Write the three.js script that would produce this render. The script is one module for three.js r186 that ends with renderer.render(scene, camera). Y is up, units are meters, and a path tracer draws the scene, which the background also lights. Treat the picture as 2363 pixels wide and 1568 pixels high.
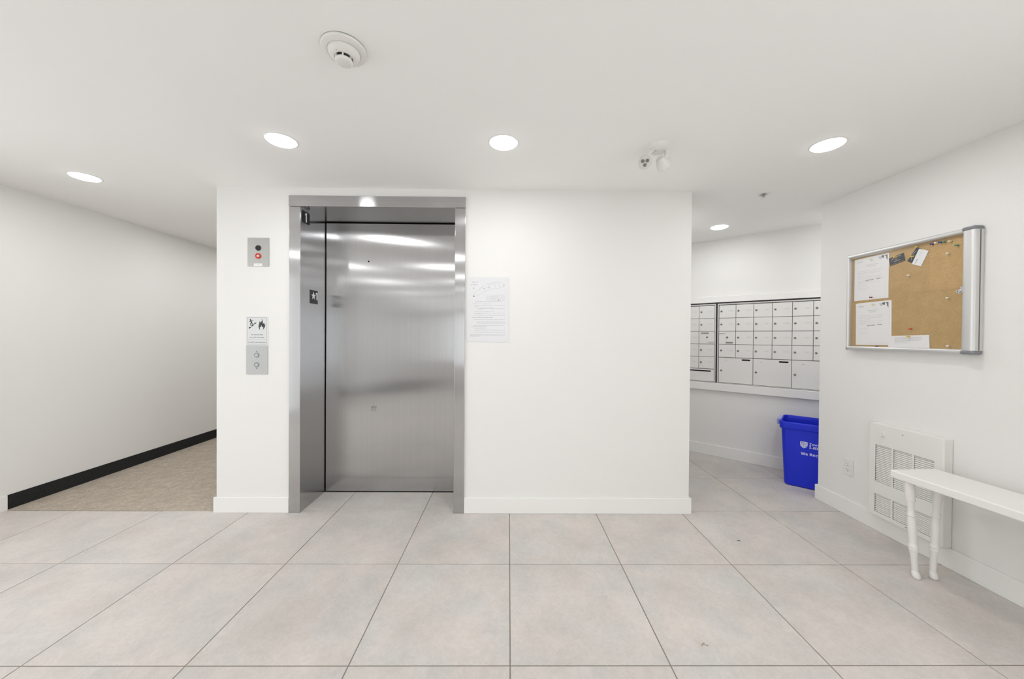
import * as THREE from 'three';
import { RoundedBoxGeometry } from 'three/addons/geometries/RoundedBoxGeometry.js';
import { mergeGeometries } from 'three/addons/utils/BufferGeometryUtils.js';
import { RectAreaLightUniformsLib } from 'three/addons/lights/RectAreaLightUniformsLib.js';

// ------------------------------------------------------------------ camera, sky, light, exposure
RectAreaLightUniformsLib.init();
const scene = new THREE.Scene();
const camera = new THREE.PerspectiveCamera(2 * Math.atan(784 / 835.04) * 180 / Math.PI, 2363 / 1568, 0.05, 60);
camera.position.set(-0.0133, 1.246, 1.969);
camera.rotation.order = 'YXZ';
camera.rotation.set(-0.00832, -0.00858, 0.00706);
scene.add(camera);
const renderer = new THREE.WebGLRenderer({ antialias: true });
renderer.toneMapping = THREE.LinearToneMapping;
renderer.toneMappingExposure = 0.96;
renderer.shadowMap.enabled = true;
scene.background = new THREE.Color(0.95, 0.975, 1.0);      // pale overcast daylight beyond the added lobby glazing
scene.backgroundIntensity = 2.85;
const LAMP = 132, GLOW = 9.0;                               // downlight panel radiance, and the glow of its lens
const LAMP_COLOR = new THREE.Color(0.985, 0.99, 1.0);

// ------------------------------------------------------------------ helpers
let seed = 12345;
const rnd = () => { seed = (seed * 1664525 + 1013904223) >>> 0; return seed / 4294967296; };
const taken = new Map();
const numbered = (n) => { const k = taken.get(n) || 0; taken.set(n, k + 1); return k ? n + '_' + String(k).padStart(3, '0') : n; };
const bx = (x0, x1, y0, y1, z0, z1) => new THREE.BoxGeometry(x1 - x0, y1 - y0, z1 - z0).translate((x0 + x1) / 2, (y0 + y1) / 2, (z0 + z1) / 2);
const rb = (x0, x1, y0, y1, z0, z1, r = 0.003, s = 2) => new RoundedBoxGeometry(x1 - x0, y1 - y0, z1 - z0, s, r).translate((x0 + x1) / 2, (y0 + y1) / 2, (z0 + z1) / 2);
const cyl = (r0, r1, h, n = 24) => new THREE.CylinderGeometry(r0, r1, h, n);
const cylZ = (r, z0, z1, x = 0, y = 0, n = 24, r1 = r) => cyl(r1, r, z1 - z0, n).rotateX(Math.PI / 2).translate(x, y, (z0 + z1) / 2);   // r at z0, r1 at z1
const lathe = (pts, n = 40) => new THREE.LatheGeometry(pts.map(([r, y]) => new THREE.Vector2(r, y)), n);
function merge(list) {
  const a = (Array.isArray(list) ? list : [list]).map((g) => {
    const h = g.index ? g.toNonIndexed() : g.clone();
    for (const k of Object.keys(h.attributes)) if (!['position', 'normal', 'uv'].includes(k)) h.deleteAttribute(k);
    h.clearGroups(); return h;
  });
  return a.length > 1 ? mergeGeometries(a) : a[0];
}
function metres(g, s = 1) {                                 // uv in metres by the way each face points
  const p = g.attributes.position, n = g.attributes.normal, uv = new Float32Array(p.count * 2);
  for (let i = 0; i < p.count; i++) {
    const ax = Math.abs(n.getX(i)), ay = Math.abs(n.getY(i)), az = Math.abs(n.getZ(i));
    let u, v;
    if (ay > ax && ay > az) { u = p.getX(i); v = p.getZ(i); } else if (ax > az) { u = p.getZ(i); v = p.getY(i); } else { u = p.getX(i); v = p.getY(i); }
    uv[2 * i] = u * s; uv[2 * i + 1] = v * s;
  }
  g.setAttribute('uv', new THREE.BufferAttribute(uv, 2)); return g;
}
function part(parent, name, geos, m, label) {
  const o = new THREE.Mesh(metres(merge(geos)), m); o.name = name; if (label) o.userData.label = label; parent.add(o); return o;
}
function keepUv(parent, name, geo, m, label) { const o = new THREE.Mesh(geo, m); o.name = name; if (label) o.userData.label = label; parent.add(o); return o; }
function thing(name, label, category, [x, y, z] = [0, 0, 0], turn = 0, group) {
  const o = new THREE.Group(); o.name = numbered(name); scene.add(o); o.position.set(x, y, z); o.rotation.y = turn;
  o.userData = { label, category }; if (group) o.userData.group = group; return o;
}
function struct(name, geos, m, label, category) {
  const o = part(scene, name, geos, m); o.userData = { kind: 'structure', label, category }; return o;
}
function shapeGeo(outline, holes, depth) {
  const s = new THREE.Shape(outline.map(([a, b]) => new THREE.Vector2(a, b)));
  for (const h of holes) s.holes.push(new THREE.Path(h.map(([a, b]) => new THREE.Vector2(a, b))));
  return new THREE.ExtrudeGeometry(s, { depth, bevelEnabled: false });
}
const rect = (x0, x1, y0, y1) => [[x0, y0], [x1, y0], [x1, y1], [x0, y1]];

// ------------------------------------------------------------------ textures
function noiseGrid(n, cells, r) {                           // periodic value noise
  const g = []; for (let i = 0; i < cells * cells; i++) g.push(r());
  const out = new Float32Array(n * n), sm = (t) => t * t * (3 - 2 * t);
  for (let y = 0; y < n; y++) for (let x = 0; x < n; x++) {
    const fx = x / n * cells, fy = y / n * cells, ix = Math.floor(fx), iy = Math.floor(fy), tx = sm(fx - ix), ty = sm(fy - iy);
    const a = g[(iy % cells) * cells + ix % cells], b = g[(iy % cells) * cells + (ix + 1) % cells], c = g[((iy + 1) % cells) * cells + ix % cells], d = g[((iy + 1) % cells) * cells + (ix + 1) % cells];
    out[y * n + x] = a + (b - a) * tx + (c - a) * ty + (a - b - c + d) * tx * ty;
  }
  return out;
}
function dataTex(n, fn, srgb = true, rep = 1) {
  const d = new Uint8Array(n * n * 4);
  for (let i = 0; i < n * n; i++) { const c = fn(i, i % n, Math.floor(i / n)); for (let k = 0; k < 3; k++) d[4 * i + k] = Math.max(0, Math.min(255, Math.round(c[k]))); d[4 * i + 3] = 255; }
  const t = new THREE.DataTexture(d, n, n); t.magFilter = THREE.LinearFilter; t.minFilter = THREE.LinearFilter; t.wrapS = t.wrapT = THREE.RepeatWrapping; t.repeat.set(rep, rep);
  if (srgb) t.colorSpace = THREE.SRGBColorSpace; t.needsUpdate = true; return t;
}
function printTex(w, h, draw) {
  const c = document.createElement('canvas'); c.width = w; c.height = h; const g = c.getContext('2d'); draw(g, w, h);
  const t = new THREE.CanvasTexture(c); t.colorSpace = THREE.SRGBColorSpace; return t;
}
const N = 512;
const fine = noiseGrid(N, 256, rnd), mid = noiseGrid(N, 64, rnd), big = noiseGrid(N, 12, rnd);
const peel = dataTex(N, (i) => { const v = 255 * (0.6 * mid[i] + 0.4 * fine[i]); return [v, v, v]; }, false, 4);
// cement-look porcelain: pale grey with warm and cool clouds, brushed speckle and pits
function tileTex(k) {
  const a = noiseGrid(N, 3, rnd), b = noiseGrid(N, 7, rnd), c = noiseGrid(N, 19, rnd), d = noiseGrid(N, 53, rnd), e = noiseGrid(N, 150, rnd), w = noiseGrid(N, 4, rnd);
  return dataTex(N, (i) => {
    const cloud = 0.42 * a[i] + 0.3 * b[i] + 0.18 * c[i] + 0.1 * d[i] - 0.5, grain = (e[i] - 0.5) * 6 + (fine[i] - 0.5) * 5 + (d[i] - 0.5) * 4, warm = (w[i] + 0.5 * b[i] - 0.75) * 6;
    const L = 202 + cloud * 25 + grain + (k % 3 - 1) * 2;
    const pit = e[i] > 0.93 && d[i] > 0.72 ? -11 : 0;
    return [L + 3.6 + warm * 0.62 + pit, L - 2.0 - warm * 0.12 + pit, L - 7.6 - warm * 0.38 + pit];
  });
}
const tileTextures = [0, 1, 2, 3, 4, 5].map(tileTex);
const tileRough = dataTex(N, (i) => { const v = 150 + 50 * mid[i] + 20 * big[i]; return [v, v, v]; }, false);
const carpetTex = dataTex(N, (i, x, y) => {
  const tuft = fine[i] * 0.6 + mid[i] * 0.4, L = 150 + 66 * tuft + 16 * (big[i] - 0.5);
  return [L * 1.035, L * 0.97, L * 0.885];
}, true, 2.2);
const carpetBump = dataTex(N, (i) => { const v = 255 * (0.7 * fine[i] + 0.3 * mid[i]); return [v, v, v]; }, false, 2.2);
const darkCarpetTex = dataTex(N, (i) => { const L = 20 + 26 * (0.6 * fine[i] + 0.4 * mid[i]); return [L, L * 1.02, L * 1.05]; }, true, 2.2);
const brushV = dataTex(N, (() => { const l = []; for (let x = 0; x < N; x++) l.push(rnd()); return (i, x) => { const v = 240 + 9 * (0.6 * l[x] + 0.4 * l[(x * 7 + 3) % N]); return [v, v, v]; }; })(), true, 1.4);
const brushH = dataTex(N, (() => { const l = []; for (let x = 0; x < N; x++) l.push(rnd()); return (i, x, y) => { const v = 236 + 16 * (0.6 * l[y] + 0.4 * l[(y * 7 + 3) % N]); return [v, v, v]; }; })(), true, 1.4);
const corkTex = dataTex(N, (i) => {
  const s = 0.5 * fine[i] + 0.3 * mid[i] + 0.2 * big[i], f = fine[i] > 0.9 && mid[i] > 0.55 ? -24 : 0, L = 178 + 34 * (s - 0.5) + f;
  return [L + 16, L - 14, L - 62];
}, true, 2.4);

// ------------------------------------------------------------------ materials
const std = (o) => new THREE.MeshStandardMaterial(o), phy = (o) => new THREE.MeshPhysicalMaterial(o);
const M = {
  wall: std({ color: '#ecebe8', roughness: 0.8, bumpMap: peel, bumpScale: 0.00012 }),
  ceiling: std({ color: '#f8f7f5', roughness: 0.95, bumpMap: peel, bumpScale: 0.0001 }),
  trim: std({ color: '#f1f0ed', roughness: 0.5 }),
  grout: std({ color: '#8f887c', roughness: 0.95 }),
  carpet: std({ map: carpetTex, roughness: 1, bumpMap: carpetBump, bumpScale: 0.004 }),
  darkCarpet: std({ map: darkCarpetTex, roughness: 1, bumpMap: carpetBump, bumpScale: 0.003 }),
  steelV: phy({ color: new THREE.Color().setRGB(0.58, 0.58, 0.585), metalness: 1, roughness: 0.165, anisotropy: 1, map: brushV, bumpMap: brushV, bumpScale: 0.0010 }),
  steelDoor: phy({ color: new THREE.Color().setRGB(0.58, 0.58, 0.585), metalness: 1, roughness: 0.165, anisotropy: 1, map: brushV, bumpMap: brushV, bumpScale: 0.0010 }),
  steelH: phy({ color: new THREE.Color().setRGB(0.58, 0.58, 0.585), metalness: 1, roughness: 0.165, anisotropy: 1, anisotropyRotation: Math.PI / 2, map: brushH }),
  satin: std({ color: '#b6b6b3', metalness: 1, roughness: 0.45 }),
  callPlate: std({ color: '#b4b5b3', metalness: 0.5, roughness: 0.45 }),
  alu: std({ color: '#dcdcdb', metalness: 0.75, roughness: 0.42 }),
  aluPaint: std({ color: '#e8e7e4', metalness: 0.0, roughness: 0.4 }),
  aluDark: std({ color: '#77776f', metalness: 0.4, roughness: 0.5 }),
  capGrey: std({ color: '#84868a', roughness: 0.3 }),
  chrome: std({ color: '#e4e4e4', metalness: 1, roughness: 0.14 }),
  lockGrey: std({ color: '#a3a39d', metalness: 0.9, roughness: 0.35 }),
  black: std({ color: '#101012', roughness: 0.4 }),
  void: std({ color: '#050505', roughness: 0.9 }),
  dark: std({ color: '#3b3b3a', roughness: 0.6 }),
  white: std({ color: '#edecea', roughness: 0.4 }),
  plastic: std({ color: '#e9e7e3', roughness: 0.35 }),
  heater: std({ color: '#ebe9e5', roughness: 0.45 }),
  bench: std({ color: '#f0eeea', roughness: 0.35 }),
  paper: std({ color: '#efefee', roughness: 0.7 }),
  cork: std({ map: corkTex, color: '#f8f4ee', roughness: 0.95, bumpMap: carpetBump, bumpScale: 0.0002 }),
  corkPale: std({ map: corkTex, color: '#fffaf4', roughness: 0.95, bumpMap: carpetBump, bumpScale: 0.0002 }),
  corkDeep: std({ map: corkTex, color: '#f4f1ea', roughness: 0.95, bumpMap: carpetBump, bumpScale: 0.0002 }),
  blue: std({ color: '#0427d4', roughness: 0.42 }),
  blueClip: std({ color: '#9aa0dc', roughness: 0.3 }),
  red: std({ color: '#d8311f', roughness: 0.35 }),
  glass: phy({ color: '#ffffff', transmission: 1, roughness: 0.02, thickness: 0, ior: 1.3 }),
  lens: std({ color: '#ffffff', emissive: LAMP_COLOR, emissiveIntensity: GLOW, roughness: 0.5 }),
};

// ------------------------------------------------------------------ the setting
const H = 2.275, WZ = -0.577, RX = 2.398, LX = -3.53, BZ = 10.9;
const floor = struct('floor', [bx(-3.75, 2.6, -0.12, -0.003, -0.588, BZ + 0.2), bx(-2.0, 4.2, -0.12, -0.003, -3.2, -0.588)], M.grout, 'floor of large pale cement-look porcelain tiles with narrow grout joints', 'floor');
{
  const T = 0.61, G = 0.0022, B = 0.0012, cache = new Map();
  const tileGeo = (w, d, turn) => {                         // a slab with a worn chamfer round its top
    const key = [w.toFixed(4), d.toFixed(4), turn].join(); if (cache.has(key)) return cache.get(key);
    const a = w / 2, b = d / 2, P = [], U = [], I = [];
    const ring = (i, y) => [[-a + i, y, -b + i], [a - i, y, -b + i], [a - i, y, b - i], [-a + i, y, b - i]];
    const uvOf = ([x, , z]) => { let u = x / T + 0.5, v = z / T + 0.5; for (let k = 0; k < turn; k++) [u, v] = [1 - v, u]; return [u, v]; };
    const quad = (p, q, r, s) => { const n = P.length / 3; for (const c of [p, q, r, s]) { P.push(...c); U.push(...uvOf(c)); } I.push(n, n + 2, n + 1, n, n + 3, n + 2); };
    const t = ring(B, 0), m = ring(0, -B), o = ring(0, -0.009);
    quad(t[0], t[1], t[2], t[3]);
    for (let k = 0; k < 4; k++) { const j = (k + 1) % 4; quad(m[k], m[j], t[j], t[k]); quad(o[k], o[j], m[j], m[k]); }
    const g = new THREE.BufferGeometry(); g.setAttribute('position', new THREE.Float32BufferAttribute(P, 3)); g.setAttribute('uv', new THREE.Float32BufferAttribute(U, 2)); g.setIndex(I); g.computeVertexNormals();
    const f = g.toNonIndexed(); f.computeVertexNormals(); cache.set(key, f); return f;
  };
  const mats = tileTextures.map((t) => std({ map: t, roughnessMap: tileRough, roughness: 0.82, bumpMap: t, bumpScale: 0.0004 }));
  let k = 0;
  for (let r = -5; r < 18; r++) for (let c = -7; c < 7; c++) {
    let x0 = c * T, x1 = x0 + T, z0 = r * T, z1 = z0 + T;
    x0 = Math.max(x0, LX + 0.004); z1 = Math.min(z1, BZ);
    if (r >= -1) { x1 = Math.min(x1, RX + 0.1); if (x1 < -2.0 && z0 < -0.587) z0 = -0.5865; }
    else if (r === -2 && c >= -3 && c <= -1) { /* elevator recess */ } else if (c < 2) continue;
    if (x1 - x0 < 0.02 || z1 - z0 < 0.02) continue;
    if (r < -1 && c >= 2 && (z1 < -2.999 + 0.945 * (x0 - 0.98) - 0.2 || z0 > -0.3)) continue;
    const v = Math.floor(rnd() * mats.length), turn = Math.floor(rnd() * 4);
    const g = tileGeo(x1 - x0 - 2 * G, z1 - z0 - 2 * G, turn);
    const o = new THREE.Mesh(g, mats[v]); o.name = k ? 'floor_tile_' + String(k).padStart(3, '0') : 'floor_tile'; k++;
    o.position.set((x0 + x1) / 2, -0.0003 * rnd(), (z0 + z1) / 2); floor.add(o);
  }
}
struct('floor_hallway', bx(-3.7, -1.9, -0.12, 0.004, -7.2, -0.588), M.carpet, 'taupe cut-pile carpet running down the hallway', 'carpet');
struct('ceiling', bx(-3.9, 4.3, H, H + 0.12, -7.4, BZ + 0.3), M.ceiling, 'smooth off-white painted ceiling', 'ceiling');
struct('wall_back', shapeGeo([[-2.055, 0], [-1.54, 0], [-1.54, 2.205], [-0.328, 2.205], [-0.328, 0], [1.269, 0], [1.269, H], [-2.055, H]], [], 0.36).translate(0, 0, WZ - 0.36), M.wall, 'white wall around the elevator doorway', 'wall');
struct('wall_shaft', bx(-1.935, 1.149, 0, H, -1.12, -0.98), M.void, 'shaft backing coloured black for the unlit gap behind the elevator door', 'wall');  // black colour stands in for the darkness inside the shaft
struct('wall_hallway', bx(-2.055, -1.935, 0, H, -7.2, WZ - 0.36), M.wall, 'white hallway wall running back beside the elevator', 'wall');
struct('wall_hallway_end', bx(-3.7, -1.935, 0, H, -7.32, -7.2), M.wall, 'white wall closing the far end of the hallway', 'wall');
struct('wall_alcove', bx(1.149, 1.269, 0, H, -2.95, WZ - 0.36), M.wall, 'white wall side of the mailbox alcove', 'wall');
// left wall, with an opening for the added glazed screen
const ADDED_WIN = { left: [0.2, 2.5], end: [-1.35, 2.3], right: [1.35, 4.5] };
struct('wall_left', shapeGeo([[-BZ - 0.12, 0], [7.3, 0], [7.3, H], [-BZ - 0.12, H]], [rect(-ADDED_WIN.left[1], -ADDED_WIN.left[0], 0.05, 2.2)], 0.14).rotateY(Math.PI / 2).translate(LX - 0.14, 0, 0), M.wall, 'long white wall running from the lobby into the hallway', 'wall');
struct('wall_lobby_end', shapeGeo(rect(-3.7, 2.6, 0, H), [rect(...ADDED_WIN.end, 0.05, 2.2)], 0.12).translate(0, 0, BZ), M.wall, 'white wall closing the lobby opposite the elevator', 'wall');
struct('wall_right', shapeGeo(rect(-BZ - 0.12, 0.815, 0, H), [rect(-ADDED_WIN.right[1], -ADDED_WIN.right[0], 0.05, 2.2)], 0.12).rotateY(Math.PI / 2).translate(RX, 0, 0), M.wall, 'white wall carrying the cork board and the heater', 'wall');
// unseen glazed screens added for fill daylight: local x along the wall
function glazing(n, label, x, z, turn, len, count) {
  const w = new THREE.Group(); w.name = 'window_' + n; w.userData = { kind: 'structure', label, category: 'window' }; scene.add(w); w.position.set(x, 0, z); w.rotation.y = turn;
  const f = [bx(0, len, 0.05, 0.10, -0.03, 0.03), bx(0, len, 2.15, 2.2, -0.03, 0.03)], p = len / count;
  for (let k = 0; k <= count; k++) f.push(bx(Math.max(0, k * p - 0.025), Math.min(len, k * p + 0.025), 0.10, 2.15, -0.03, 0.03));
  part(w, 'window_frame', f, M.satin);
  for (let k = 0; k < count; k++) part(w, 'pane', bx(k * p + 0.025, (k + 1) * p - 0.025, 0.10, 2.15, -0.003, 0.003), M.glass);
}
glazing(1, 'unseen glazed screen added to the left wall to brighten the lobby', LX - 0.07, ADDED_WIN.left[1], Math.PI / 2, ADDED_WIN.left[1] - ADDED_WIN.left[0], 3);
glazing(2, 'unseen glazed screen added opposite the elevator for fill light', ADDED_WIN.end[0], BZ + 0.06, 0, ADDED_WIN.end[1] - ADDED_WIN.end[0], 4);
glazing(3, 'unseen glazed screen added along the cork board wall for fill light', RX + 0.06, ADDED_WIN.right[1], Math.PI / 2, ADDED_WIN.right[1] - ADDED_WIN.right[0], 4);
struct('wall_nook', [bx(RX + 0.12, 4.1, 0, H, -0.30, -0.18), bx(3.98, 4.1, 0, H, -0.6, -0.3)], M.wall, 'white wall closing the nook beside the mailboxes', 'wall');
// mailbox wall: local x runs along it, local z out of it
const MB = { at: [1.988, 0, -1.999], turn: Math.atan2(-0.687, 0.727) };
{
  const o = struct('wall_mailbox', [shapeGeo(rect(-1.15, 2.7, 0, H), [rect(-0.262, 1.242, 0.767, 1.622)], 0.1).translate(0, 0, -0.1), bx(-1.15, 2.7, 0, H, -0.16, -0.1)], M.wall, 'angled white wall that holds the mailboxes', 'wall');
  o.position.set(...MB.at); o.rotation.y = MB.turn;
  const b = struct('baseboard_mailbox', rb(-1.1, 2.6, 0, 0.115, 0, 0.013, 0.003), M.trim, 'white baseboard under the mailboxes', 'baseboard'); b.position.set(...MB.at); b.rotation.y = MB.turn;
  const t = struct('trim_1', [rb(-0.33, 1.31, 1.617, 1.68, 0, 0.026), rb(-0.33, 1.31, 0.694, 0.772, 0, 0.026), rb(-0.33, -0.265, 0.772, 1.617, 0, 0.026), rb(1.245, 1.31, 0.772, 1.617, 0, 0.026)], M.trim, 'white painted casing framing the mailboxes', 'trim'); t.position.set(...MB.at); t.rotation.y = MB.turn;
}
struct('baseboard_back_left', rb(-2.069, -1.547, 0, 0.108, WZ, WZ + 0.014), M.trim, 'short white baseboard left of the elevator', 'baseboard');
struct('baseboard_back_right', [rb(-0.321, 1.283, 0, 0.11, WZ, WZ + 0.014), bx(1.269, 1.282, 0, 0.109, WZ - 2.2, WZ)], M.trim, 'white baseboard right of the elevator', 'baseboard');
struct('baseboard_right', [rb(RX - 0.014, RX, 0, 0.112, -0.829, 1.33), bx(RX, RX + 0.12, 0, 0.111, -0.829, -0.815)], M.trim, 'white baseboard below the cork board wall', 'baseboard');
struct('baseboard_left', rb(LX, LX + 0.013, 0, 0.108, -0.588, 0.18), M.trim, 'white baseboard on the tiled side of the left wall', 'baseboard');
struct('baseboard_hallway', bx(LX, LX + 0.006, 0.004, 0.105, -7.2, -0.589), M.darkCarpet, 'charcoal carpet strip used as hallway baseboard', 'baseboard');

// ------------------------------------------------------------------ elevator doorway
{
  const d = new THREE.Group(); d.name = 'door_1'; d.userData = { kind: 'structure', label: 'brushed stainless steel elevator doorway with closed door', category: 'elevator' }; scene.add(d); d.position.set(-0.931, 0, -0.565);
  const L = (x) => x + 0.931, Z = (z) => z + 0.565;
  part(d, 'jamb', [rb(L(-1.546), L(-1.467), 0, 2.139, Z(-0.577), Z(-0.564), 0.0025), bx(L(-1.5395), L(-1.467), 0, 2.139, Z(-0.937), Z(-0.576))], M.steelV);
  part(d, 'jamb', [rb(L(-0.395), L(-0.322), 0, 2.139, Z(-0.577), Z(-0.564), 0.0025), bx(L(-0.395), L(-0.3285), 0, 2.139, Z(-0.937), Z(-0.576))], M.steelV);
  part(d, 'header', rb(L(-1.548), L(-0.320), 2.1405, 2.216, Z(-0.577), Z(-0.561), 0.0025), M.steelH);
  part(d, 'soffit', bx(L(-1.5395), L(-0.3285), 2.1395, 2.2045, Z(-0.937), Z(-0.577)), M.steelH);
  // door leaf: sheet with a faint oil-canning wave, drawn as a fine grid
  const w = 1.078, h = 2.122, g = new THREE.PlaneGeometry(w, h, 60, 110), p = g.attributes.position;
  for (let i = 0; i < p.count; i++) { const x = p.getX(i), y = p.getY(i); p.setZ(i, 0.0009 * Math.sin(x * 4.1 + 0.7) * Math.sin(y * 3.0 + 0.5) + 0.0004 * Math.sin(y * 9 + x * 2.2)); }
  g.computeVertexNormals();
  const leaf = part(d, 'door_leaf', [g.translate(L(-0.921), 0.008 + h / 2, Z(-0.91)), bx(L(-1.460), L(-0.382), 0.008, 2.130, Z(-0.945), Z(-0.9115))], M.steelDoor);
  part(leaf, 'key_hole', cylZ(0.0055, Z(-0.912), Z(-0.9075), L(-1.127), 1.832, 16), M.void, 'small black release hole');
  const smear = new THREE.MeshStandardMaterial({ color: '#8d8d8b', roughness: 0.7 }), sm = [];
  for (const [x, y, rw, rh] of [[-1.095, 0.678, .010, .004], [-1.083, 0.682, .007, .006], [-1.068, 0.679, .008, .005], [-1.088, 0.671, .005, .005], [-1.074, 0.669, .006, .004], [-1.098, 0.672, .005, .005], [-1.099, 0.655, .005, .008], [-1.087, 0.656, .006, .003], [-1.072, 0.651, .009, .003]]) sm.push(new THREE.SphereGeometry(1, 10, 6).scale(rw, rh, 0.0008).translate(L(x), y, Z(-0.9092)));
  part(leaf, 'glue_residue', sm, smear, 'grey specks of old sticker glue');
  part(d, 'sill', bx(L(-1.467), L(-0.395), -0.004, 0.003, Z(-0.96), Z(-0.905)), M.dark);
}

// ------------------------------------------------------------------ signs and plates
// a plate facing local +z whose front carries a print
function sheet(parent, name, w, h, t, front, side, label) {
  const g = new THREE.BoxGeometry(w, h, t).translate(0, 0, t / 2);
  const o = new THREE.Mesh(g, [side, side, side, side, front, side]); o.name = name; if (label) o.userData.label = label; parent.add(o); return o;
}
const printed = (w, h, draw, o = {}) => phy({ map: printTex(w, h, draw), roughness: 0.6, ...o });
{ // star-1 plate on the jamb return
  const t = thing('floor_number_plate', 'black jamb plate with a raised white star and number 1', 'number plate', [-1.467, 1.479, -0.738], Math.PI / 2);
  part(t, 'plate', rb(-0.052, 0.052, 0, 0.1, 0, 0.003, 0.0012), std({ color: '#2c2c2f', roughness: 0.5 }));
  const star = []; for (let k = 0; k < 10; k++) { const a = Math.PI / 2 + k * Math.PI / 5, r = k % 2 ? 0.0125 : 0.029; star.push([-0.010 + r * Math.cos(a), 0.057 + r * Math.sin(a)]); }
  part(t, 'star', shapeGeo(star, [], 0.002).translate(0, 0, 0.003), M.white);
  part(t, 'numeral', shapeGeo([[0.032, 0.029], [0.044, 0.029], [0.044, 0.085], [0.033, 0.085], [0.021, 0.079], [0.023, 0.071], [0.032, 0.073]], [], 0.002).translate(0, 0, 0.003), M.white);
}
{ // hall position indicator high on the jamb return
  const t = thing('floor_indicator', 'black position indicator showing 1 below a slotted grille, high on the jamb', 'indicator', [-1.467, 2.041, -0.628], Math.PI / 2);
  part(t, 'plate', rb(-0.048, 0.048, 0, 0.082, 0, 0.003, 0.001), M.black);
  part(t, 'numeral', shapeGeo([[-0.004, 0.008], [0.008, 0.008], [0.008, 0.074], [0, 0.074], [-0.014, 0.062], [-0.010, 0.054], [-0.004, 0.057]], [], 0.0015).translate(0, 0, 0.003), M.white);
  const g = []; for (let k = 0; k < 3; k++) for (let j = 0; j < 8; j++) g.push(bx(-0.044 + j * 0.0112, -0.036 + j * 0.0112, 0.0842 + k * 0.0042, 0.0862 + k * 0.0042, 0, 0.0012));
  part(t, 'grille', g, std({ color: '#9b9d9c', roughness: 0.5, metalness: 0.6 }), 'rows of small light slots');
}
{ // fire service panel
  const t = thing('fire_service_panel', 'steel fire service plate with black lens and red key switch', 'switch plate', [-1.7645, 1.723, WZ]);
  part(t, 'plate', rb(-0.075, 0.075, 0, 0.199, 0, 0.004, 0.0015), M.satin);
  part(t, 'indicator_lens', cylZ(0.0195, 0.003, 0.008, 0, 0.128, 32, 0.018), M.black, 'round black lens');
  const sw = part(t, 'key_switch', [lathe([[0.0195, 0], [0.0195, 0.004], [0.017, 0.007], [0.011, 0.007], [0.011, 0.001]], 32).rotateX(Math.PI / 2).translate(0, 0.072, 0.004)], M.red, 'red key switch collar');
  part(sw, 'key_barrel', cylZ(0.0085, 0.004, 0.0095, 0, 0.072, 24), M.chrome);
  part(t, 'screw', cylZ(0.006, 0.003, 0.005, 0.001, 0.164, 16), M.satin); part(t, 'screw', cylZ(0.006, 0.003, 0.005, -0.001, 0.040, 16), M.satin);
  const lb = printed(256, 80, (g, w, h) => { g.fillStyle = '#ececec'; g.fillRect(0, 0, w, h); g.fillStyle = '#b4b8b8'; for (let k = 0; k < 9; k++) { g.fillRect(34 + k * 22, 16, 16, 7); if (k > 2 && k < 7) g.fillRect(34 + k * 22, 40, 15, 6); } });
  const s = sheet(t, 'sticker', 0.058, 0.019, 0.0006, lb, M.paper, 'small white printed sticker'); s.position.set(-0.001, 0.0105, 0.004);
}
const pictogram = (g, w, h) => {
  g.fillStyle = '#dadbda'; g.fillRect(0, 0, w, h);
  g.strokeStyle = '#8b8d90'; g.lineWidth = w * 0.011; g.strokeRect(w * 0.06, h * 0.035, w * 0.88, h * 0.92);
  g.beginPath(); g.moveTo(w * 0.06, h * 0.785); g.lineTo(w * 0.94, h * 0.785); g.stroke();
  const X = (x) => (x - 245) / 355 * w * 0.88 + w * 0.06, Y = (y) => (y - 262) / 485 * h * 0.92 + h * 0.035, ink = '#23262c';
  const poly = (pts) => { g.fillStyle = ink; g.beginPath(); pts.forEach(([a, b], i) => (i ? g.lineTo(X(a), Y(b)) : g.moveTo(X(a), Y(b)))); g.closePath(); g.fill(); };
  poly([[272, 432], [318, 432], [272, 472]]); poly([[320, 392], [372, 392], [320, 432]]); poly([[372, 354], [418, 354], [372, 390]]);
  g.fillStyle = ink; g.beginPath(); g.arc(X(297), Y(297), w * 0.027, 0, 7); g.fill();
  const limb = (pts, lw) => { g.strokeStyle = ink; g.lineWidth = w * lw; g.lineCap = 'round'; g.lineJoin = 'round'; g.beginPath(); pts.forEach(([a, b], i) => (i ? g.lineTo(X(a), Y(b)) : g.moveTo(X(a), Y(b)))); g.stroke(); };
  limb([[304, 316], [322, 352]], 0.06); limb([[304, 314], [330, 306], [350, 318]], 0.022); limb([[304, 316], [290, 334], [274, 333]], 0.022);
  limb([[322, 352], [334, 378], [356, 380]], 0.034); limb([[318, 354], [302, 372], [304, 402]], 0.03);
  poly([[480, 490], [458, 462], [448, 425], [456, 385], [466, 350], [470, 318], [484, 348], [498, 338], [512, 318], [510, 298], [498, 278], [520, 300], [528, 330], [524, 358], [534, 372], [546, 356], [552, 338], [552, 375], [560, 388], [574, 362], [568, 420], [554, 455], [518, 490], [536, 455], [534, 425], [522, 440], [512, 425], [504, 400], [496, 405], [500, 430], [486, 436], [474, 422], [474, 458]]);
  g.fillStyle = '#5a5c60'; g.textAlign = 'center'; g.font = `bold ${h * 0.058}px sans-serif`;
  g.fillText('In case of FIRE', w * 0.5, h * 0.645); g.fillText('use exit stairways.', w * 0.5, h * 0.735); g.fillText('Do NOT use elevators', w * 0.5, h * 0.905);
};
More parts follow.
